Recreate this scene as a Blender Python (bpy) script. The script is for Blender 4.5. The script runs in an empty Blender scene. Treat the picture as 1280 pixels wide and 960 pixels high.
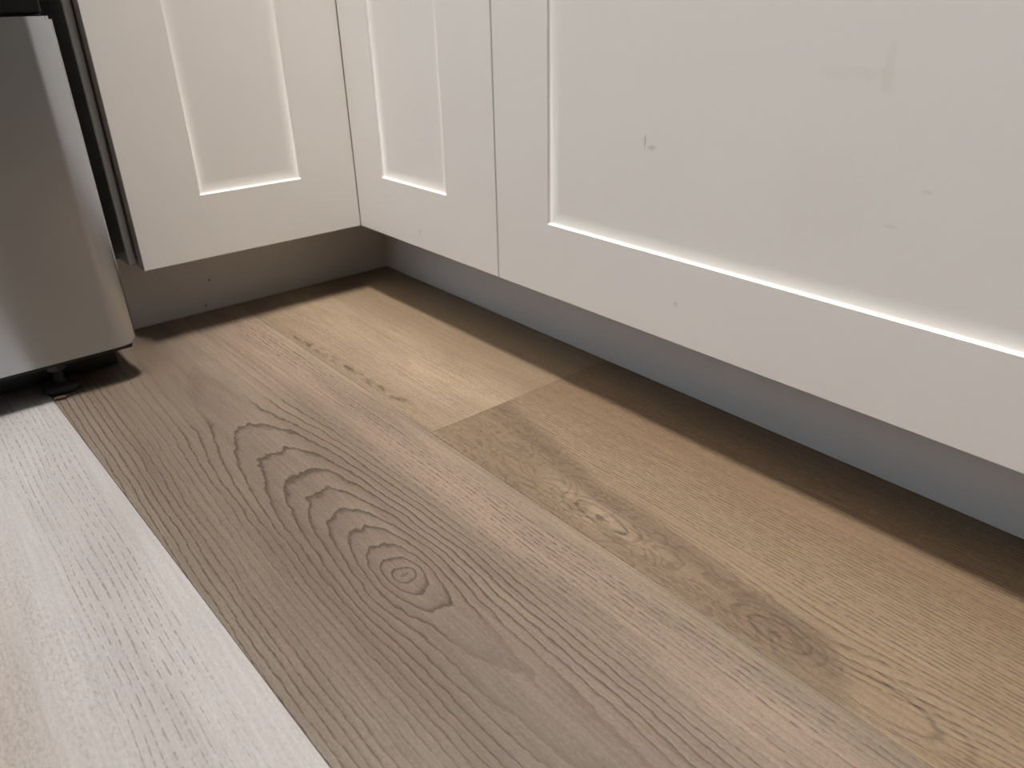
import bpy, bmesh, math, random
from mathutils import Vector, Matrix

random.seed(7)
C = bpy.context.scene.collection
SC = bpy.context.scene

# ------------------------------------------------------------------ camera
def make_camera():
    yaw, pit, rol = math.radians(140.888), math.radians(-26.727), math.radians(-1.468)
    f = Vector((math.cos(yaw) * math.cos(pit), math.sin(yaw) * math.cos(pit), math.sin(pit)))
    r = f.cross(Vector((0, 0, 1))).normalized()
    u = r.cross(f)
    r2 = r * math.cos(rol) + u * math.sin(rol)
    u2 = -r * math.sin(rol) + u * math.cos(rol)
    cd = bpy.data.cameras.new('camera')
    cd.sensor_fit = 'HORIZONTAL'
    cd.sensor_width = 36
    cd.lens = 954.38 / 1280 * 36
    cd.clip_start = 0.01
    cd.dof.use_dof = True
    cd.dof.focus_distance = 0.66
    cd.dof.aperture_fstop = 9.0
    o = bpy.data.objects.new('camera', cd)
    m = Matrix((r2, u2, -f)).transposed().to_4x4()
    m.translation = Vector((1.096, -0.6249, 0.3979))
    o.matrix_world = m
    C.objects.link(o)
    SC.camera = o
make_camera()

# ------------------------------------------------------------------ world, exposure
LAMP_W = 79.0            # ceiling panel over the corner
FILL_W = 21.0             # added fill panel further into the room, brightens the doors
SKY = 5.6                # overcast sky seen through the added window
w = bpy.data.worlds.new('world')
SC.world = w
w.use_nodes = True
bg = w.node_tree.nodes['Background']
bg.inputs[0].default_value = (0.62, 0.80, 1.0, 1)
bg.inputs[1].default_value = SKY
SC.view_settings.view_transform = 'Standard'
SC.view_settings.look = 'None'
SC.view_settings.gamma = 1
SC.view_settings.use_curve_mapping = False
SC.view_settings.exposure = 0.0

# ------------------------------------------------------------------ node helper
class S:
    """a shader value; arithmetic on it adds Math nodes"""
    def __init__(s, T, k): s.T, s.k = T, k
    def _m(s, op, *a):
        n = s.T.nodes.new('ShaderNodeMath'); n.operation = op
        for i, v in enumerate(a):
            if isinstance(v, S): s.T.links.new(v.k, n.inputs[i])
            else: n.inputs[i].default_value = v
        return S(s.T, n.outputs[0])
    def __add__(s, o): return s._m('ADD', s, o)
    __radd__ = __add__
    def __sub__(s, o): return s._m('SUBTRACT', s, o)
    def __rsub__(s, o): return s._m('SUBTRACT', o, s)
    def __mul__(s, o): return s._m('MULTIPLY', s, o)
    __rmul__ = __mul__
    def __truediv__(s, o): return s._m('DIVIDE', s, o)
    def __rtruediv__(s, o): return s._m('DIVIDE', o, s)
    def __neg__(s): return s._m('MULTIPLY', s, -1.0)
    def sqrt(s): return s._m('SQRT', s)
    def abs(s): return s._m('ABSOLUTE', s)
    def fract(s): return s._m('FRACT', s)
    def floor(s): return s._m('FLOOR', s)
    def exp(s): return s._m('EXPONENT', s)
    def pow(s, e): return s._m('POWER', s, e)
    def min(s, o): return s._m('MINIMUM', s, o)
    def max(s, o): return s._m('MAXIMUM', s, o)
    def lt(s, o): return s._m('LESS_THAN', s, o)
    def gt(s, o): return s._m('GREATER_THAN', s, o)
    def sin(s): return s._m('SINE', s)
    def atan2(s, o): return s._m('ARCTAN2', s, o)
    def clamp(s):
        n = s.T.nodes.new('ShaderNodeClamp'); s.T.links.new(s.k, n.inputs[0]); return S(s.T, n.outputs[0])
    def ss(s, a, b, lo=0.0, hi=1.0):
        n = s.T.nodes.new('ShaderNodeMapRange'); n.interpolation_type = 'SMOOTHSTEP'
        s.T.links.new(s.k, n.inputs[0])
        if a > b: a, b, lo, hi = b, a, hi, lo
        for i, v in enumerate((a, b, lo, hi)): n.inputs[i + 1].default_value = v
        return S(s.T, n.outputs[0])

class Mat:
    def __init__(s, name):
        s.m = bpy.data.materials.new(name); s.m.use_nodes = True
        s.T = s.m.node_tree
        s.b = s.T.nodes['Principled BSDF']
    def obj(s, off=(0, 0, 0)):
        n = s.T.nodes.new('ShaderNodeTexCoord'); q = s.T.nodes.new('ShaderNodeSeparateXYZ')
        s.T.links.new(n.outputs['Object'], q.inputs[0])
        v = [S(s.T, q.outputs[i]) for i in range(3)]
        return [v[i] + off[i] if off[i] else v[i] for i in range(3)]
    def noise(s, x, y, z=0.0, scale=1.0, detail=2.0, rough=0.5, dist=0.0):
        c = s.T.nodes.new('ShaderNodeCombineXYZ')
        for i, v in enumerate((x, y, z)):
            if isinstance(v, S): s.T.links.new(v.k, c.inputs[i])
            else: c.inputs[i].default_value = v
        n = s.T.nodes.new('ShaderNodeTexNoise')
        s.T.links.new(c.outputs[0], n.inputs['Vector'])
        n.inputs['Scale'].default_value = scale; n.inputs['Detail'].default_value = detail
        n.inputs['Roughness'].default_value = rough; n.inputs['Distortion'].default_value = dist
        return S(s.T, n.outputs[0])
    def mix(s, f, a, b):
        n = s.T.nodes.new('ShaderNodeMix'); n.data_type = 'RGBA'
        ins = [i for i in n.inputs if i.type == 'RGBA']
        if isinstance(f, S): s.T.links.new(f.k, n.inputs[0])
        else: n.inputs[0].default_value = f
        for sk, v in zip(ins, (a, b)):
            if isinstance(v, S): s.T.links.new(v.k, sk)
            else: sk.default_value = (*v, 1)
        return S(s.T, [o for o in n.outputs if o.type == 'RGBA'][0])
    def mul(s, col, v):
        """colour times a value"""
        n = s.T.nodes.new('ShaderNodeVectorMath'); n.operation = 'SCALE'
        if isinstance(col, S): s.T.links.new(col.k, n.inputs[0])
        else: n.inputs[0].default_value = col
        s.T.links.new(v.k, n.inputs['Scale'])
        return S(s.T, n.outputs[0])
    def val(s, v):
        n = s.T.nodes.new('ShaderNodeValue'); n.outputs[0].default_value = v; return n.outputs[0]
    def set(s, name, v):
        if isinstance(v, S): s.T.links.new(v.k, s.b.inputs[name])
        elif isinstance(v, tuple): s.b.inputs[name].default_value = (*v, 1)
        else: s.b.inputs[name].default_value = v
    def bump(s, h, strength=0.2, dist=0.001):
        n = s.T.nodes.new('ShaderNodeBump'); n.inputs['Strength'].default_value = strength
        n.inputs['Distance'].default_value = dist
        s.T.links.new(h.k, n.inputs['Height']); s.T.links.new(n.outputs[0], s.b.inputs['Normal'])

def plain(name, col, rough=0.5, metal=0.0, var=0.04, scale=9.0, spec=0.5):
    M = Mat(name)
    x, y, z = M.obj()
    n = M.noise(x, y, z, scale, 3)
    M.set('Base Color', M.mul(col, n * (2 * var) + (1 - var)))
    M.set('Roughness', rough); M.set('Metallic', metal); M.set('Specular IOR Level', spec)
    return M.m

# ------------------------------------------------------------------ mesh helpers
def link(name, me, mat, parent=None, loc=(0, 0, 0), smooth=False):
    o = bpy.data.objects.new(name, me)
    C.objects.link(o)
    o.location = loc
    if parent: o.parent = parent
    if mat and not me.materials: me.materials.append(mat)
    if smooth:
        for p in me.polygons: p.use_smooth = True
    return o

def fin(bm, name):
    bmesh.ops.recalc_face_normals(bm, faces=bm.faces[:])
    me = bpy.data.meshes.new(name); bm.to_mesh(me); bm.free()
    return me

def add_box(bm, a, b, bev=0.0, seg=2):
    vs = [bm.verts.new((x, y, z)) for x in (a[0], b[0]) for y in (a[1], b[1]) for z in (a[2], b[2])]
    fs = [bm.faces.new([vs[i] for i in q]) for q in ((0, 1, 3, 2), (4, 6, 7, 5), (0, 4, 5, 1), (2, 3, 7, 6), (0, 2, 6, 4), (1, 5, 7, 3))]
    if bev:
        es = list({e for f in fs for e in f.edges})
        bmesh.ops.bevel(bm, geom=es, offset=bev, segments=seg, affect='EDGES', profile=0.5)

def box(name, a, b, mat, parent=None, bev=0.0, seg=2, org=None):
    """box given in world coordinates; its origin at org, or on the centre of its base"""
    pl = Vector(parent.location) if parent else Vector((0, 0, 0))
    o = Vector(org) if org else Vector(((a[0] + b[0]) / 2, (a[1] + b[1]) / 2, a[2]))
    bm = bmesh.new()
    add_box(bm, Vector(a) - o, Vector(b) - o, bev, seg)
    return link(name, fin(bm, name), mat, parent, o - pl, smooth=False)

def prism(bm, pts, z0, z1):
    lo = [bm.verts.new((x, y, z0)) for x, y in pts]; hi = [bm.verts.new((x, y, z1)) for x, y in pts]
    bm.faces.new(lo[::-1]); bm.faces.new(hi)
    n = len(pts)
    for i in range(n): bm.faces.new((lo[i], lo[(i + 1) % n], hi[(i + 1) % n], hi[i]))

def lathe(bm, prof, seg=24, c=(0, 0, 0), axis='z'):
    rings = []
    for r, h in prof:
        ring = []
        for k in range(seg):
            t = 2 * math.pi * k / seg
            p = (r * math.cos(t), r * math.sin(t), h)
            if axis == 'x': p = (h, p[0], p[1])
            ring.append(bm.verts.new((c[0] + p[0], c[1] + p[1], c[2] + p[2])))
        rings.append(ring)
    for i in range(len(rings) - 1):
        for k in range(seg):
            bm.faces.new((rings[i][k], rings[i][(k + 1) % seg], rings[i + 1][(k + 1) % seg], rings[i + 1][k]))
    bm.faces.new(rings[0][::-1]); bm.faces.new(rings[-1])

def empty(name, loc=(0, 0, 0)):
    o = bpy.data.objects.new(name, None); C.objects.link(o); o.location = loc; o.empty_display_size = 0.1
    return o

def tag(o, label, cat, group=None, kind=None):
    o['label'] = label; o['category'] = cat
    if group: o['group'] = group
    if kind: o['kind'] = kind
    return o

def struct(o, label, cat):
    return tag(o, label, cat, None, 'structure')

# ------------------------------------------------------------------ measures (metres, z = 0 is the floor, the toe kicks meet at the origin)
D = 0.0846      # how far the door faces stand in front of the toe kicks
H = 0.102       # height of the toe kick / underside of the doors
TOPZ = 0.88     # top of the base cabinets
WB, WL = 0.55, -0.55            # back wall and left wall
XR, YF, ZC = 4.4, -2.7, 2.42    # far walls and ceiling

# ------------------------------------------------------------------ wood
WOOD = 0.52      # overall reflectance of the floor's print
def wood_base(M, off):
    x, y, z = M.obj(off)
    warp = (M.noise(x * 5, y * 25, 0.0, 1.0, 2) - 0.5)
    pores = M.noise(x * 95, y * 620, 0.0, 1.0, 2, 0.6)
    pores2 = M.noise(x * 260, y * 1500, 3.0, 1.0, 1, 0.5)
    mott = M.noise(x * 9, y * 40, 5.0, 1.0, 4, 0.6)
    fine = M.noise(x * 420, y * 620, 1.0, 1.0, 2, 0.6)
    streak = M.noise(x * 9, y * 300, 11.0, 1.0, 3, 0.65)      # long thin fibres, lighter and darker
    speck = M.noise(x * 230, y * 480, 17.0, 1.0, 3, 0.7)
    fine = (fine - 0.5) * 1.2 + (speck - 0.5) * 2.6 + (streak - 0.5) * 3.2 + 0.5
    return x, y, z, warp, pores, pores2, mott, fine

def line(p, w0=0.55, w1=0.9):
    """sawtooth late-wood line out of a ring phase: slow darkening, then a sharp edge"""
    q = p.fract()
    return q.ss(w0, w1) * q.ss(0.99, 0.93)

def wood_finish(M, col, dark, h):
    M.set('Base Color', M.mul(col, S(M.T, M.val(WOOD))))
    M.set('Roughness', dark * 0.10 + 0.42)
    M.set('Specular IOR Level', 0.35)
    M.bump(h, 0.35, 0.0006)
    return M.m

def wood_straight(name, off, base, deep, spacing, line_amt, tint=None, dash=0.5, seed=0.0):
    """a plank of straight, broken grain lines; off brings object space to room space"""
    M = Mat(name)
    x, y, z, warp, pores, pores2, mott, fine = wood_base(M, off)
    y = y + seed
    n = y / spacing + warp * 2.2 + M.noise(x * 2.2, y * 9, seed + 7.0, 1.0, 2) * 5.0
    amp = M.noise(x * 1.6, y * 30, seed, 1.0, 2).ss(0.32, 0.66)
    L = line(n) * amp * pores.ss(0.5 - dash * 0.2, 0.5 + 0.1)
    P = pores2.ss(0.58, 0.70) * 0.35
    dk = (L * line_amt + P * line_amt * 0.8).clamp()
    c = M.mix(mott.ss(0.3, 0.7), base, tuple(b * 0.84 for b in base))
    if tint: c = M.mix(M.noise(x * 1.2, y * 11, seed + 2.0, 1.0, 2).ss(0.38, 0.62), c, tint)
    c = M.mul(c, fine * 0.22 + 0.89)
    c = M.mix(dk, c, deep)
    return wood_finish(M, c, dk, -dk)

def wood_cathedral(name, off):
    """the broad grey brown plank: nested arches around (0.67, -0.40), straight lines at its edges"""
    M = Mat(name)
    x, y, z, warp, pores, pores2, mott, fine = wood_base(M, off)
    wob = M.noise(x * 20, y * 50, 1.5, 1.0, 2, 0.5) - 0.5
    wob2 = M.noise(x * 90, y * 160, 2.5, 1.0, 2, 0.5) - 0.5
    xc, yc = 0.680, -0.399
    dx = x - xc
    lf = (-dx).max(0.0)                        # towards the tips of the arches
    rt = dx.max(0.0)
    ex = ((lf.min(0.335) / 0.29).pow(0.55)) * 0.056 + (lf - 0.335).max(0.0) * 0.022
    ex = ex + ((rt.min(0.06) / 0.29).pow(0.55)) * 0.056 + (rt - 0.06).max(0.0) * 0.048
    dy = y - yc
    r = (ex.pow(2.7) + dy.abs().pow(2.7) + 1e-8).pow(1 / 2.7)
    n = r / 0.0062 + 0.68 + (wob * 0.85 + wob2 * 0.42 + warp * 0.7) * x.ss(0.30, 0.40, 0.5, 1.0)
    near = r.ss(0.075, 0.045)                  # the cathedral itself
    edge_amp = M.noise(x * 1.5, y * 22, 4.0, 1.0, 2).ss(0.28, 0.6)
    cont = pores.ss(0.36, 0.56)
    L = line(n, 0.66, 0.93) * (near * (cont * 0.35 + 0.65) + (1.0 - near) * (edge_amp * 0.6 + 0.4) * (cont * 0.65 + 0.35))
    # where the arches open out the late wood thins to a faint haze
    L = L * (1.0 - (lf.ss(0.33, 0.37) + rt.ss(0.06, 0.09)) * (dy.abs() / r).ss(0.97, 0.55) * 0.8)
    # straight dashed grain towards the tan row
    n2 = y / 0.0043 + warp * 3.0
    right = y.ss(-0.345, -0.315)
    L2 = line(n2, 0.55, 0.9) * pores.ss(0.42, 0.58) * M.noise(x * 2.5, y * 40, 9.0, 1.0, 2).ss(0.3, 0.6)
    L = L * (1.0 - right * 0.75) + L2 * right * 0.8
    P = pores2.ss(0.58, 0.70) * 0.3
    shade = n.fract() * near.max(0.35)
    dk = (L * 0.95 + P * 1.1).clamp()
    c = M.mix(y.ss(-0.42, -0.30), (0.225, 0.176, 0.133), (0.420, 0.312, 0.240))
    c = M.mix(y.ss(-0.285, -0.262) * 0.8, c, (0.48, 0.37, 0.27))
    c = M.mix(M.noise(x * 2.0, y * 16, 8.0, 1.0, 3).ss(0.35, 0.65) * 0.6, c, (0.185, 0.137, 0.098))
    c = M.mix(y.ss(-0.495, -0.53) * 0.45, c, (0.27, 0.235, 0.20))
    c = M.mul(c, (1.06 - shade * 0.20) * (mott * 0.24 + 0.88) * (fine * 0.24 + 0.88))
    c = M.mix(dk, c, (0.075, 0.048, 0.030))
    return wood_finish(M, c, dk, -dk)

def wood_knots(name, off):
    """the tan plank with a darker knotty streak along its near edge"""
    M = Mat(name)
    x, y, z, warp, pores, pores2, mott, fine = wood_base(M, off)
    wob = M.noise(x * 40, y * 80, 1.5, 1.0, 3, 0.6) - 0.5
    # upper border of the streak, sinking towards the near edge
    yb = -0.157 - (x - 0.512) * 0.21 + (x - 0.70).max(0.0) * 0.13
    yb = yb + wob * 0.006 - (x - 0.93).max(0.0) * 0.9
    zone = (yb - y).ss(-0.010, 0.012) * x.ss(0.985, 0.93)
    soft = (yb - y).ss(-0.05, 0.02)
    # straight dashed grain everywhere, pushed aside by the knots
    def knot(kx, ky, ax, ay):
        ddx, ddy = (x - kx) / ax, (y - ky) / ay
        return (ddx * ddx + ddy * ddy + 1e-4).sqrt()
    k1 = knot(0.728, -0.232, 3.2, 1.0)
    k2 = knot(0.905, -0.236, 2.6, 1.0)
    k3 = knot(0.985, -0.240, 3.6, 1.0)
    push = ((-(k2 * k2) / 0.0011).exp() + (-(k1 * k1) / 0.0009).exp() * 0.5 + (-(k3 * k3) / 0.0012).exp()) * 5.0
    n = y / 0.0035 + warp * 3.0 + push
    amp = M.noise(x * 1.6, y * 34, 2.0, 1.0, 2).ss(0.22, 0.5)
    L = line(n, 0.5, 0.9) * amp * pores.ss(0.36, 0.56) * (1.0 - zone) * (1.0 - k3.ss(0.017, 0.012) * x.ss(0.95, 0.97))
    # rings of the knots
    kk = k1.min(k2)
    R = line(kk / 0.0036 + wob * 1.6, 0.5, 0.9) * kk.ss(0.026, 0.010)
    k3 = knot(0.976, -0.237, 2.9, 1.0) + wob * 0.005
    g1, g2 = (k3 - 0.0165) / 0.0008, (k3 - 0.0215) / 0.0007
    R3 = ((-(g1 * g1)).exp() + (-(g2 * g2)).exp() * 0.55) * x.ss(0.945, 0.975)
    fig = line(M.noise(x * 18, y * 46, 3.0, 1.0, 2, 0.5, 0.6) * 9.0, 0.4, 0.9) * zone
    heart = kk.ss(0.0036, 0.0012) + knot(0.629, -0.249, 1.6, 1.0).ss(0.0034, 0.0016) + knot(0.818, -0.243, 2.0, 1.0).ss(0.0022, 0.001)
    slit = knot(1.004, -0.2425, 7.0, 1.0).ss(0.0032, 0.0008) + knot(0.976, -0.2405, 2.0, 1.0).ss(0.005, 0.002) * 0.5
    P = pores2.ss(0.58, 0.70) * 0.3
    dk = (L * 0.74 + P * 0.9 + R * 0.60 + R3 * 0.42 + fig * 0.34 + heart * 0.8 + slit * 0.8).clamp()
    c = M.mix(mott.ss(0.3, 0.7), (0.400, 0.292, 0.192), (0.345, 0.245, 0.155))
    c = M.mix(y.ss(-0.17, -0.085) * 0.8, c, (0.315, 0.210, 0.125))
    c = M.mix(soft * (1.0 - zone) * 0.25, c, (0.44, 0.33, 0.225))
    c = M.mix(zone * (M.noise(x * 7, y * 45, 12.0, 1.0, 3).ss(0.3, 0.65) * 0.45 + 0.42), c, (0.268, 0.187, 0.126))
    pale = ((-(k1 * k1) / 0.00022).exp() + (-(knot(0.672, -0.222, 4.0, 1.0).pow(2.0)) / 0.00009).exp() * 0.9
            + (-(knot(0.795, -0.228, 4.0, 1.0).pow(2.0)) / 0.00005).exp() * 0.6) * M.noise(x * 22, y * 60, 6.0, 1.0, 3).ss(0.35, 0.6)
    c = M.mix((pale * 1.1).clamp() * zone, c, (0.50, 0.385, 0.27))
    c = M.mix((-(k2 * k2) / 0.00045).exp() * 0.6, c, (0.19, 0.125, 0.078))
    c = M.mix(zone * (yb - y).ss(0.030, 0.012) * 0.45, c, (0.212, 0.145, 0.096))
    c = M.mul(c, (mott * 0.24 + 0.88) * (fine * 0.26 + 0.87))
    c = M.mix(dk, c, (0.085, 0.055, 0.034))
    return wood_finish(M, c, dk, -dk)

def wood_streak(name, off):
    """the pale tan plank in the corner with a thin flawed streak beside its near edge"""
    M = Mat(name)
    x, y, z, warp, pores, pores2, mott, fine = wood_base(M, off)
    n = y / 0.0040 + warp * 3.5
    amp = M.noise(x * 2.0, y * 36, 2.0, 1.0, 2).ss(0.34, 0.64)
    L = line(n, 0.5, 0.9) * amp * pores.ss(0.42, 0.6)
    wob = M.noise(x * 30, y * 60, 1.5, 1.0, 3, 0.6) - 0.5
    yl = -0.250 + wob * 0.016 + (x - 0.17).max(0.0) * 0.02
    st = (-((y - yl) * (y - yl)) / 0.000022).exp() * x.ss(0.15, 0.18) * x.ss(0.50, 0.40)
    st = st * M.noise(x * 45, y * 120, 5.0, 1.0, 2).ss(0.42, 0.62)
    P = pores2.ss(0.58, 0.70) * 0.3
    dk = (L * 0.58 + P * 0.6 + st * 0.75).clamp()
    c = M.mix(y.ss(-0.26, -0.18), (0.40, 0.298, 0.212), (0.53, 0.405, 0.275))
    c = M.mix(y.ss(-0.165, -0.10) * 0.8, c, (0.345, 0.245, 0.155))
    c = M.mix(mott.ss(0.35, 0.65) * 0.4, c, (0.33, 0.24, 0.155))
    c = M.mul(c, fine * 0.24 + 0.88)
    c = M.mix(dk, c, (0.095, 0.062, 0.038))
    return wood_finish(M, c, dk, -dk)

def wood_pale(name, off):
    """the whitewashed plank: bands of close dashed lines between cloudy bands"""
    M = Mat(name)
    x, y, z, warp, pores, pores2, mott, fine = wood_base(M, off)
    n = y / 0.0058 + warp * 2.5 + M.noise(x * 1.5, y * 6, 2.0, 1.0, 1) * 4.0
    band = y.ss(-0.615, -0.60)
    L = line(n, 0.66, 0.92) * M.noise(x * 120, y * 260, 21.0, 1.0, 2, 0.6).ss(0.42, 0.58) * (band * 0.85 + 0.1) * y.ss(-0.542, -0.556) * M.noise(x * 3, y * 20, 1.0, 1.0, 2).ss(0.2, 0.5)
    cloud = M.noise(x * 170, y * 420, 4.0, 1.0, 3, 0.65).ss(0.44, 0.66) * M.noise(x * 6, y * 40, 14.0, 1.0, 2).ss(0.3, 0.6) * (1.0 - band * 0.75)
    dk = (L * 0.75 + cloud * 0.34 + pores2.ss(0.62, 0.75) * 0.10).clamp()
    c = M.mix(M.noise(x * 3, y * 14, 3.0, 1.0, 3).ss(0.35, 0.65), (0.555, 0.530, 0.525), (0.475, 0.448, 0.442))
    c = M.mix(y.ss(-0.62, -0.68) * 0.75, c, (0.46, 0.405, 0.36))
    c = M.mul(c, fine * 0.16 + 0.92)
    c = M.mix(dk, c, (0.215, 0.185, 0.165))
    return wood_finish(M, c, dk, -dk)

# ------------------------------------------------------------------ floor of planks
floor_mat = plain('screed', (0.30, 0.29, 0.28), 0.9)
fl = box('floor', (WL, YF, -0.03), (XR, WB, -0.0082), floor_mat)
struct(fl, 'brown and grey wood-look plank floor', 'floor')

ROWS = [(0.012, 0.0), (-0.2600, 0.0), (-0.5462, 0.029), (-0.812, 0.029)]
while ROWS[-1][0] > YF + 0.1: ROWS.append((ROWS[-1][0] - 0.266, 0.029))
ROWS = [r if r[0] > YF else r for r in ROWS]

def plank(x0, x1, top, bot, mat_fn, *args):
    """one floor plank between two row lines; a chamfer of a third of a millimetre marks its joint"""
    g = 0.00012
    yl = lambda rw, x: max(rw[0] + rw[1] * x, YF + 0.002)
    P = [(x0 + g, yl(bot, x0) + g), (x1 - g, yl(bot, x1) + g), (x1 - g, yl(top, x1) - g), (x0 + g, yl(top, x0) - g)]
    cx, cy = (x0 + x1) / 2, (P[0][1] + P[2][1]) / 2
    ch = 0.0004
    ins = [(ch, ch), (-ch, ch), (-ch, -ch), (ch, -ch)]
    bm = bmesh.new()
    lo = [bm.verts.new((a - cx, b - cy, -0.008)) for a, b in P]
    mi = [bm.verts.new((a - cx, b - cy, -0.0003)) for a, b in P]
    hi = [bm.verts.new((a + i[0] - cx, b + i[1] - cy, 0.0)) for (a, b), i in zip(P, ins)]
    bm.faces.new(lo[::-1]); bm.faces.new(hi)
    for r0, r1 in ((lo, mi), (mi, hi)):
        for i in range(4): bm.faces.new((r0[i], r0[(i + 1) % 4], r1[(i + 1) % 4], r1[i]))
    me = fin(bm, 'plank')
    m = mat_fn(cx, cy) if callable(mat_fn) else mat_fn
    return link('plank', me, m, fl, Vector((cx, cy, 0)) - fl.location)

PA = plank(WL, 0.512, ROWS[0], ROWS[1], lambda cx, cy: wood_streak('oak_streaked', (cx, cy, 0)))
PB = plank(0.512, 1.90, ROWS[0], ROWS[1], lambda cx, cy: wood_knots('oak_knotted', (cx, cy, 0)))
PC = plank(WL + 0.1, 1.32, ROWS[1], ROWS[2], lambda cx, cy: wood_cathedral('oak_arched', (cx, cy, 0)))
PD = plank(WL + 0.35, 1.05, ROWS[2], ROWS[3], lambda cx, cy: wood_pale('oak_whitewashed', (cx, cy, 0)))
PA['label'] = 'pale tan plank in the cabinet corner'
PB['label'] = 'tan plank with a dark knotty streak'
PC['label'] = 'broad grey-brown plank with arched grain'
PD['label'] = 'pale whitewashed grey plank'
generic = [
    wood_straight('oak_tan', (0, 0, 0), (0.40, 0.30, 0.20), (0.09, 0.06, 0.04), 0.0042, 0.5, (0.34, 0.25, 0.17), seed=0.31),
    wood_straight('oak_brown', (0, 0, 0), (0.29, 0.225, 0.165), (0.08, 0.055, 0.036), 0.006, 0.6, (0.24, 0.18, 0.13), seed=1.7),
    wood_straight('oak_grey', (0, 0, 0), (0.44, 0.40, 0.36), (0.16, 0.13, 0.11), 0.005, 0.5, (0.38, 0.34, 0.30), seed=2.9),
]
plank(1.90, XR, ROWS[0], ROWS[1], generic[1])
plank(WL, WL + 0.1, ROWS[1], ROWS[2], generic[0]); plank(1.32, XR, ROWS[1], ROWS[2], generic[0])
plank(WL, WL + 0.35, ROWS[2], ROWS[3], generic[2]); plank(1.05, 2.40, ROWS[2], ROWS[3], generic[1]); plank(2.40, XR, ROWS[2], ROWS[3], generic[0])
for k in range(3, len(ROWS) - 1):
    xs = [WL] + [v for v in (WL + 0.45 + 0.37 * (k * 3 % 4) + 1.37 * j for j in range(4)) if v < XR - 0.2] + [XR]
    for i in range(len(xs) - 1):
        plank(xs[i], xs[i + 1], ROWS[k], ROWS[k + 1], generic[(k * 2 + i) % 3])

# ------------------------------------------------------------------ room shell
wall_mat = plain('wall_paint', (0.36, 0.35, 0.34), 0.85)
ceil_mat = plain('ceiling_paint', (0.80, 0.78, 0.75), 0.9)
trim_mat = plain('trim_paint', (0.78, 0.76, 0.73), 0.5)
struct(box('wall_back', (WL - 0.1, WB, -0.03), (XR + 0.1, WB + 0.1, ZC), wall_mat), 'painted wall behind the long cabinet run', 'wall')
struct(box('wall_left', (WL - 0.1, YF, -0.03), (WL, WB, ZC), wall_mat), 'painted wall behind the range', 'wall')
struct(box('wall_right', (XR, YF, -0.03), (XR + 0.1, WB, ZC), plain('dim_reflection_wall', (0.10, 0.088, 0.078), 0.8)), 'unseen wall at the far right end, darkened for the steel reflection', 'wall')  # dark tone chosen to dim what the steel front reflects
struct(box('ceiling', (WL - 0.1, YF - 0.1, ZC), (XR + 0.1, WB + 0.1, ZC + 0.1), ceil_mat), 'plain white ceiling', 'ceiling')
# front wall with one added window, unseen, for cool fill on the doors
wx0, wx1, wz0, wz1 = 0.1, 1.3, 1.05, 2.05
bm = bmesh.new()
for a, b in (((WL - 0.1, YF - 0.1, -0.03), (wx0, YF, ZC)), ((wx1, YF - 0.1, -0.03), (XR + 0.1, YF, ZC)),
             ((wx0, YF - 0.1, -0.03), (wx1, YF, wz0)), ((wx0, YF - 0.1, wz1), (wx1, YF, ZC))):
    add_box(bm, a, b)
struct(link('wall_front', fin(bm, 'wall_front'), wall_mat), 'painted wall with an added window behind the camera', 'wall')
bm = bmesh.new()
for a, b in (((wx0, YF - 0.08, wz0), (wx0 + 0.05, YF - 0.02, wz1)), ((wx1 - 0.05, YF - 0.08, wz0), (wx1, YF - 0.02, wz1)),
             ((wx0 + 0.05, YF - 0.08, wz0), (wx1 - 0.05, YF - 0.02, wz0 + 0.05)), ((wx0 + 0.05, YF - 0.08, wz1 - 0.05), (wx1 - 0.05, YF - 0.02, wz1)),
             (((wx0 + wx1) / 2 - 0.025, YF - 0.08, wz0 + 0.05), ((wx0 + wx1) / 2 + 0.025, YF - 0.02, wz1 - 0.05))):
    add_box(bm, a, b, 0.004)
win = link('fill_window_1', fin(bm, 'fill_window_1'), trim_mat)
struct(win, 'added white framed window behind the camera for cool fill light', 'window')
gm = bpy.data.materials.new('window_glass'); gm.use_nodes = True
nt = gm.node_tree; nt.nodes.remove(nt.nodes['Principled BSDF'])
tr = nt.nodes.new('ShaderNodeBsdfTransparent'); gl = nt.nodes.new('ShaderNodeBsdfGlossy'); gl.inputs['Roughness'].default_value = 0.02
mx = nt.nodes.new('ShaderNodeMixShader'); mx.inputs[0].default_value = 0.06
nt.links.new(tr.outputs[0], mx.inputs[1]); nt.links.new(gl.outputs[0], mx.inputs[2]); nt.links.new(mx.outputs[0], nt.nodes['Material Output'].inputs[0])
mid = (wx0 + wx1) / 2
for a, b in ((wx0 + 0.05, mid - 0.025), (mid + 0.025, wx1 - 0.05)):
    box('pane', (a, YF - 0.052, wz0 + 0.05), (b, YF - 0.048, wz1 - 0.05), gm, win)
box('window_sill', (wx0 - 0.04, YF - 0.02, wz0 - 0.03), (wx1 + 0.04, YF + 0.08, wz0), trim_mat, win, 0.006)

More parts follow.
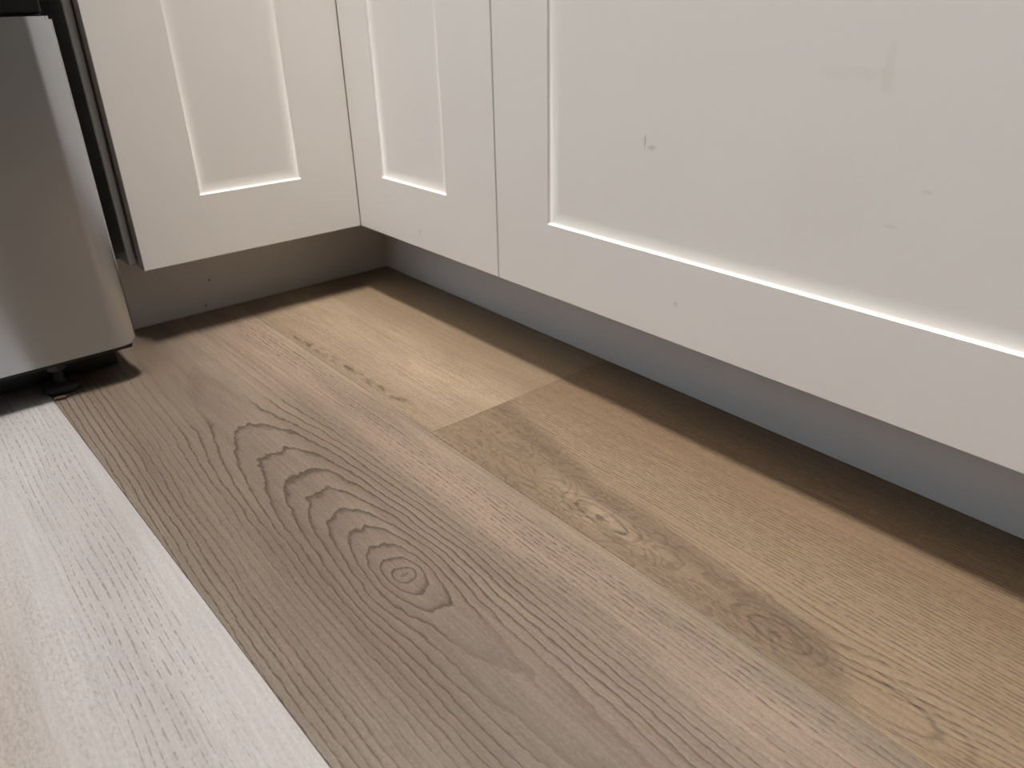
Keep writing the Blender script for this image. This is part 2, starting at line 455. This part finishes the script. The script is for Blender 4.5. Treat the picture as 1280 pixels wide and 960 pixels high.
# ------------------------------------------------------------------ ceiling lamps, the second one an added fill
def ceiling_lamp(cx, cy, lx, ly, watts, col, label):
    t = empty('ceiling_light', (cx, cy, ZC))
    tag(t, label, 'ceiling light', 'flat ceiling light panels')
    fm = trim_mat
    bm = bmesh.new()
    hx, hy, e = lx / 2, ly / 2, 0.02
    for a, b in (((-hx - e, -hy - e, -0.04), (-hx, hy + e, 0)), ((hx, -hy - e, -0.04), (hx + e, hy + e, 0)),
                 ((-hx, -hy - e, -0.04), (hx, -hy, 0)), ((-hx, hy, -0.04), (hx, hy + e, 0))):
        add_box(bm, a, b, 0.003)
    link('frame', fin(bm, 'frame'), fm, t)
    dm = bpy.data.materials.new('lamp_diffuser'); dm.use_nodes = True
    b_ = dm.node_tree.nodes['Principled BSDF']
    b_.inputs['Base Color'].default_value = (0.9, 0.9, 0.88, 1)
    b_.inputs['Emission Color'].default_value = (*col, 1)
    b_.inputs['Emission Strength'].default_value = watts / (math.pi * lx * ly)
    bm = bmesh.new(); add_box(bm, (-hx, -hy, -0.03), (hx, hy, -0.02))
    link('diffuser', fin(bm, 'diffuser'), dm, t)
    return t
ceiling_lamp(0.385, -0.28, 0.50, 0.22, LAMP_W, (1.0, 0.955, 0.905), 'warm flat light panel over the cabinet corner')
ceiling_lamp(0.55, -1.15, 0.50, 1.10, FILL_W, (1.0, 0.88, 0.74), 'added warm fill panel over the middle of the room, unseen')  # unseen lamp added to lift the cabinet doors

# ------------------------------------------------------------------ cabinet paint
def paint(name, marks=(), col=(0.78, 0.755, 0.725)):
    """satin off-white paint; marks are scuffs given as (x, y, z, half width, half height, strength, colour)"""
    M = Mat(name)
    x, y, z = M.obj()
    n = M.noise(x, y, z, 6.0, 3)
    c = M.mul(col, n * 0.05 + 0.975)
    for (mx_, my_, mz_, wx_, wz_, st, cc) in marks:
        jit = (M.noise(x * 110, y * 110, z * 110, 1.0, 3, 0.6) - 0.5) * 3.4
        if mx_ is None:   # a mark on a face that looks along x
            q = ((y - my_) / wx_)
        else:
            q = ((x - mx_) / wx_)
        s_ = (z - mz_) / wz_
        d2 = (q * q + s_ * s_).sqrt() + jit * 0.5
        c = M.mix(d2.ss(1.1, 0.35) * st, c, cc)
    M.set('Base Color', c)
    M.set('Roughness', n * 0.08 + 0.40); M.set('Specular IOR Level', 0.35)
    g = M.noise(x * 700, y * 700, z * 700, 1.0, 2)
    M.bump(g, 0.04, 0.0004)
    return M.m

inside_mat = plain('cabinet_carcass', (0.62, 0.58, 0.53), 0.6)
kick_mat_col = (0.56, 0.54, 0.52)

def shaker(name, parent, wid, hei, sl, sr, sb, st, mat, face, org):
    """a door with a routed, recessed panel. Local: u along the face, z up, front face at depth 0; 'face' maps (u, depth) to (x, y)"""
    T, DEP, CW, N = 0.020, 0.0048, 0.0135, 8
    bm = bmesh.new()
    def rect(u0, u1, z0, z1, dep):
        return [bm.verts.new((*face(u, dep), z)) for u, z in ((u0, z0), (u1, z0), (u1, z1), (u0, z1))]
    e = 0.0008
    loops = [rect(0, wid, 0, hei, T), rect(0, wid, 0, hei, e), rect(e * 0.3, wid - e * 0.3, e * 0.3, hei - e * 0.3, e * 0.3), rect(e, wid - e, e, hei - e, 0)]
    a0, a1, b0, b1 = sl, wid - sr, sb, hei - st
    loops.append(rect(a0, a1, b0, b1, 0))
    loops.append(rect(a0 + 0.0003, a1 - 0.0003, b0 + 0.0003, b1 - 0.0003, 0.0004))
    for k in range(1, N + 1):          # quarter cove: first straight in, then curving into the panel
        t = k / N * math.pi / 2
        i = 0.0003 + CW * (1 - math.cos(t)); dp = 0.0004 + (DEP - 0.0004) * math.sin(t)
        loops.append(rect(a0 + i, a1 - i, b0 + i, b1 - i, dp))
    for l0, l1 in zip(loops, loops[1:]):
        for i in range(4): bm.faces.new((l0[i], l0[(i + 1) % 4], l1[(i + 1) % 4], l1[i]))
    bm.faces.new(loops[0][::-1])
    me = fin(bm, name)
    pl = Vector(parent.location)
    door = link(name, me, mat, parent, Vector(org) - pl)
    for p in me.polygons: p.use_smooth = len(p.vertices) == 4
    me.set_sharp_from_angle(angle=math.radians(32))
    sh = me.attributes['sharp_edge'] if 'sharp_edge' in me.attributes else me.attributes.new('sharp_edge', 'BOOLEAN', 'EDGE')
    f0 = face(0, 0)
    flat = lambda v: abs((v.co.x - f0[0]) * (face(0, 1)[0] - f0[0]) + (v.co.y - f0[1]) * (face(0, 1)[1] - f0[1])) < 1e-6
    for ed in me.edges:
        if all(flat(me.vertices[i]) for i in ed.vertices): sh.data[ed.index].value = True
    # the panel itself
    i = 0.0003 + CW
    bm = bmesh.new()
    q = lambda dep, m: [bm.verts.new((*face(u, dep), z)) for u, z in ((a0 + i + m, b0 + i + m), (a1 - i - m, b0 + i + m), (a1 - i - m, b1 - i - m), (a0 + i + m, b1 - i - m))]
    f, b = q(DEP, 0), q(T - 0.002, 0)
    bm.faces.new(f); bm.faces.new(b[::-1])
    for k in range(4): bm.faces.new((f[k], f[(k + 1) % 4], b[(k + 1) % 4], b[k]))
    link('panel', fin(bm, 'panel'), mat, door)
    return door

faceX = lambda x0: (lambda u, dep: (x0 - dep, u))      # door looking along +x, u along +y
faceY = lambda y0: (lambda u, dep: (u, y0 + dep))      # door looking along -y, u along +x
DH = TOPZ - 0.004 - H
GREY, TANM = (0.34, 0.31, 0.27), (0.62, 0.55, 0.44)

# corner cabinet with a door leaf on each side of the inside corner
cc = empty('corner_cabinet', (0.1, -0.1, 0))
tag(cc, 'white corner base cabinet with two narrow panelled doors beside the range', 'cabinet')
bm = bmesh.new()
o_ = Vector((0.1, -0.1, 0))
pts = [(WL + 0.002, WB - 0.002), (0.4115, WB - 0.002), (0.4115, -0.058), (0.058, -0.058), (0.058, -0.3935), (WL + 0.002, -0.3935)]
prism(bm, [(a - o_.x, b - o_.y) for a, b in pts][::-1], H, TOPZ)
link('carcass', fin(bm, 'carcass'), inside_mat, cc)
box('side_panel', (WL + 0.002, -0.4055, H + 0.002), (0.0585, -0.3955, TOPZ), plain('gable_grey', (0.40, 0.39, 0.37), 0.35), cc, 0.0025, 3)
pm1 = paint('door_paint_a')
# object space of each door starts at its lower corner
shaker('door', cc, 0.395 - D - 0.0004, DH, 0.0864, 0.0832, 0.0813, 0.08, pm1, faceX(0.0), (D, -0.395, H))
pm2 = paint('door_paint_b', [(0.245 - D, 0, 0.124 - H, 0.0022, 0.0035, 0.28, GREY), (0.330 - D, 0, 0.15 - H, 0.0012, 0.0012, 0.2, GREY)])
shaker('door', cc, 0.4104 - D - 0.0004, DH, 0.0741, 0.0982, 0.0811, 0.08, pm2, faceY(0.0), (D + 0.0004, -D, H))

# wide cabinet to its right
bc = empty('base_cabinet', (0.87, 0.2, 0))
tag(bc, 'white base cabinet with one wide panelled front, scuffed, at the right', 'cabinet')
box('carcass', (0.4121, -0.058, H), (1.33, WB - 0.002, TOPZ), inside_mat, bc)
X2 = 0.4127
pm3 = paint('door_paint_c', [
    (0.624 - X2, 0, 0.280 - H, 0.0022, 0.0075, 0.62, GREY), (0.632 - X2, 0, 0.2765 - H, 0.0075, 0.0028, 0.40, GREY),
    (0.834 - X2, 0, 0.350 - H, 0.006, 0.020, 0.16, TANM), (0.805 - X2, 0, 0.347 - H, 0.030, 0.006, 0.13, TANM),
    (0.676 - X2, 0, 0.141 - H, 0.0035, 0.003, 0.32, GREY), (0.856 - X2, 0, 0.248 - H, 0.006, 0.0016, 0.30, TANM),
    (0.875 - X2, 0, 0.275 - H, 0.004, 0.002, 0.32, TANM), (0.80 - X2, 0, 0.26 - H, 0.05, 0.05, 0.06, TANM)])
shaker('door', bc, 1.3285 - X2, DH, 0.4982 - X2, 0.0853, 0.0805, 0.08, pm3, faceY(0.0), (X2, -D, H))

# toe kicks
km1 = paint('kick_paint_a', [(None, -0.293 + 0.215, 0.045, 0.0022, 0.0024, 0.8, (0.10, 0.08, 0.07)), (None, -0.306 + 0.215, 0.009, 0.0022, 0.004, 0.7, (0.10, 0.08, 0.07))], kick_mat_col)
km2 = paint('kick_paint_b', [], kick_mat_col)
tk = box('toe_kick', (-0.016, -0.4285, 0.0), (0.0, 0.0155, H - 0.0005), km1, None, 0.0006, 1, org=(-0.008, -0.215, 0))
tag(tk, 'short grey toe kick board under the corner cabinet, running behind the range', 'toe kick', 'toe kick boards')
tk = box('toe_kick', (0.0004, 0.0, 0.0), (1.33, 0.016, H - 0.0005), km2, None, 0.0006, 1)
tag(tk, 'long grey toe kick board under the wide cabinet at the right', 'toe kick', 'toe kick boards')

# worktop over the corner, broken by the range
stone = plain('worktop_stone', (0.42, 0.40, 0.38), 0.25, 0, 0.18, 60)
bm = bmesh.new()
pts = [(WL + 0.001, WB - 0.001), (1.345, WB - 0.001), (1.345, -0.110), (0.110, -0.110), (0.110, -0.4065), (WL + 0.001, -0.4065)]
prism(bm, pts[::-1], TOPZ, TOPZ + 0.035)
bmesh.ops.bevel(bm, geom=bm.edges[:], offset=0.003, segments=2, affect='EDGES')
tag(link('worktop', fin(bm, 'worktop'), stone), 'grey stone worktop lying over both white cabinets', 'worktop')

# ------------------------------------------------------------------ range
def steel(name):
    M = Mat(name)
    x, y, z = M.obj()
    s1 = M.noise(x, y * 3, z * 900, 1.0, 3, 0.6)
    s2 = M.noise(x * 5, y * 5, z * 6, 1.0, 2)
    M.set('Base Color', M.mul((0.50, 0.525, 0.555), s1 * 0.08 + 0.96))
    M.set('Metallic', 1.0)
    M.set('Roughness', s1 * 0.05 + s2 * 0.05 + 0.17)
    M.set('Anisotropic', 0.85)
    t = M.T.nodes.new('ShaderNodeCombineXYZ'); t.inputs[2].default_value = 1.0      # brushed sideways: highlights run upright
    M.T.links.new(t.outputs[0], M.b.inputs['Tangent'])
    M.bump(s1, 0.015, 0.0003)
    return M.m
st_m = steel('brushed_steel')
black = plain('black_enamel', (0.012, 0.012, 0.012), 0.35)
rub = plain('black_plastic', (0.010, 0.0095, 0.009), 0.6)
glass_b = plain('black_glass', (0.008, 0.009, 0.010), 0.08)
RY0, RY1, RX = -1.198, -0.4385, 0.170
rg = empty('kitchen_range', (-0.15, (RY0 + RY1) / 2, 0))
tag(rg, 'stainless steel kitchen range standing on black feet beside the corner cabinet', 'range')
box('body', (-0.52, RY0 + 0.004, 0.05), (0.128, RY1 - 0.003, 0.90), black, rg, 0.004)

def steel_front(name, z0, z1, mat, rad=0.014, x0=0.128, x1=RX):
    """a folded sheet front: broad rounded upright edges, tight folds at top and bottom"""
    prof = []
    n = 8
    for s_ in (1, -1):
        rng = range(n + 1)
        for k in rng:
            t = k / n * math.pi / 2
            if s_ == 1: prof.append((x1 - rad + rad * math.cos(t), RY1 - 2 * rad + 2 * rad * math.sin(t)))
        if s_ == -1:
            left = [(a, RY0 + RY1 - b) for a, b in prof[::-1]]
    out = left + prof + [(x0, RY1), (x0, RY0)]
    bm = bmesh.new()
    o = Vector(rg.location)
    prism(bm, [(a - o.x, b - o.y) for a, b in out], z0, z1)
    hz = [e for e in bm.edges if abs(e.verts[0].co.z - e.verts[1].co.z) < 1e-6]
    bmesh.ops.bevel(bm, geom=hz, offset=0.003, segments=2, affect='EDGES')
    me = fin(bm, name)
    ob = link(name, me, mat, rg, smooth=True)
    me.set_sharp_from_angle(angle=math.radians(40))
    return ob
steel_front('drawer_front', 0.0455, 0.394, st_m)
box('shade_skirt', (0.098, RY0 + 0.006, 0.003), (0.110, RY1 - 0.018, 0.049), black, rg, 0.001)  # black plinth plate, also stands in for deep shade under the range
box('drawer_rail', (0.120, RY0 + 0.004, 0.036), (0.156, RY1 - 0.006, 0.0455), rub, rg, 0.002)
box('recess_strip', (0.100, RY0 + 0.006, 0.396), (0.140, RY1 - 0.004, 0.425), black, rg, 0.002)
od = steel_front('oven_door', 0.428, 0.80, black)
box('oven_window', (RX, RY0 + 0.09, 0.50), (RX + 0.002, RY1 - 0.09, 0.72), glass_b, rg, 0.0008)
bm = bmesh.new(); lathe(bm, [(0.011, -0.33), (0.0125, -0.325), (0.0125, 0.325), (0.011, 0.33)], 20)
me = fin(bm, 'handle'); hd = link('handle', me, st_m, rg, (RX + 0.045 + 0.15, 0, 0.765), True); hd.rotation_euler = (math.pi / 2, 0, 0)
for s_ in (-1, 1):
    cy = (RY0 + RY1) / 2 + s_ * 0.29
    box('handle_post', (RX - 0.001, cy - 0.01, 0.757), (RX + 0.04, cy + 0.01, 0.773), st_m, rg, 0.003)
steel_front('control_panel', 0.803, 0.90, st_m, 0.012)
for k in range(5):
    cy = RY0 + 0.12 + k * 0.13
    bm = bmesh.new(); lathe(bm, [(0.020, 0.0), (0.022, 0.004), (0.018, 0.028), (0.015, 0.030)], 20, axis='x')
    link('knob', fin(bm, 'knob'), black, rg, Vector((RX, cy, 0.852)) - rg.location, True)
box('cooktop', (-0.525, RY0, 0.90), (RX - 0.002, RY1, 0.918), glass_b, rg, 0.004)
for fx in (0.134, -0.46):
    for fy in (RY1 - 0.088, RY0 + 0.088):
        bm = bmesh.new()
        lathe(bm, [(0.019, 0.0), (0.021, 0.002), (0.021, 0.006), (0.012, 0.010), (0.007, 0.012), (0.006, 0.013), (0.006, 0.052)], 24)
        ft = link('levelling_foot', fin(bm, 'levelling_foot'), rub, rg, Vector((fx, fy, 0)) - rg.location, True)
        bm = bmesh.new(); lathe(bm, [(0.011, 0.026), (0.011, 0.034)], 6)
        link('lock_nut', fin(bm, 'lock_nut'), black, ft)

# a brown crumb lying just in front of the foot
bm = bmesh.new()
bmesh.ops.create_icosphere(bm, subdivisions=2, radius=0.005)
for v in bm.verts:
    v.co.x *= 0.7 + 0.3 * math.sin(v.co.y * 900); v.co.y *= 1.6; v.co.z *= 0.45
    v.co += Vector((random.uniform(-1, 1), random.uniform(-1, 1), random.uniform(-1, 1))) * 0.0006
zm = min(v.co.z for v in bm.verts)
for v in bm.verts: v.co.z -= zm
cr = link('crumb', fin(bm, 'crumb'), plain('crumb_brown', (0.09, 0.055, 0.038), 0.8, 0, 0.3, 300), None, (0.163, -0.534, 0), True)
tag(cr, 'small brown crumb on the floor in front of the range foot', 'crumb')
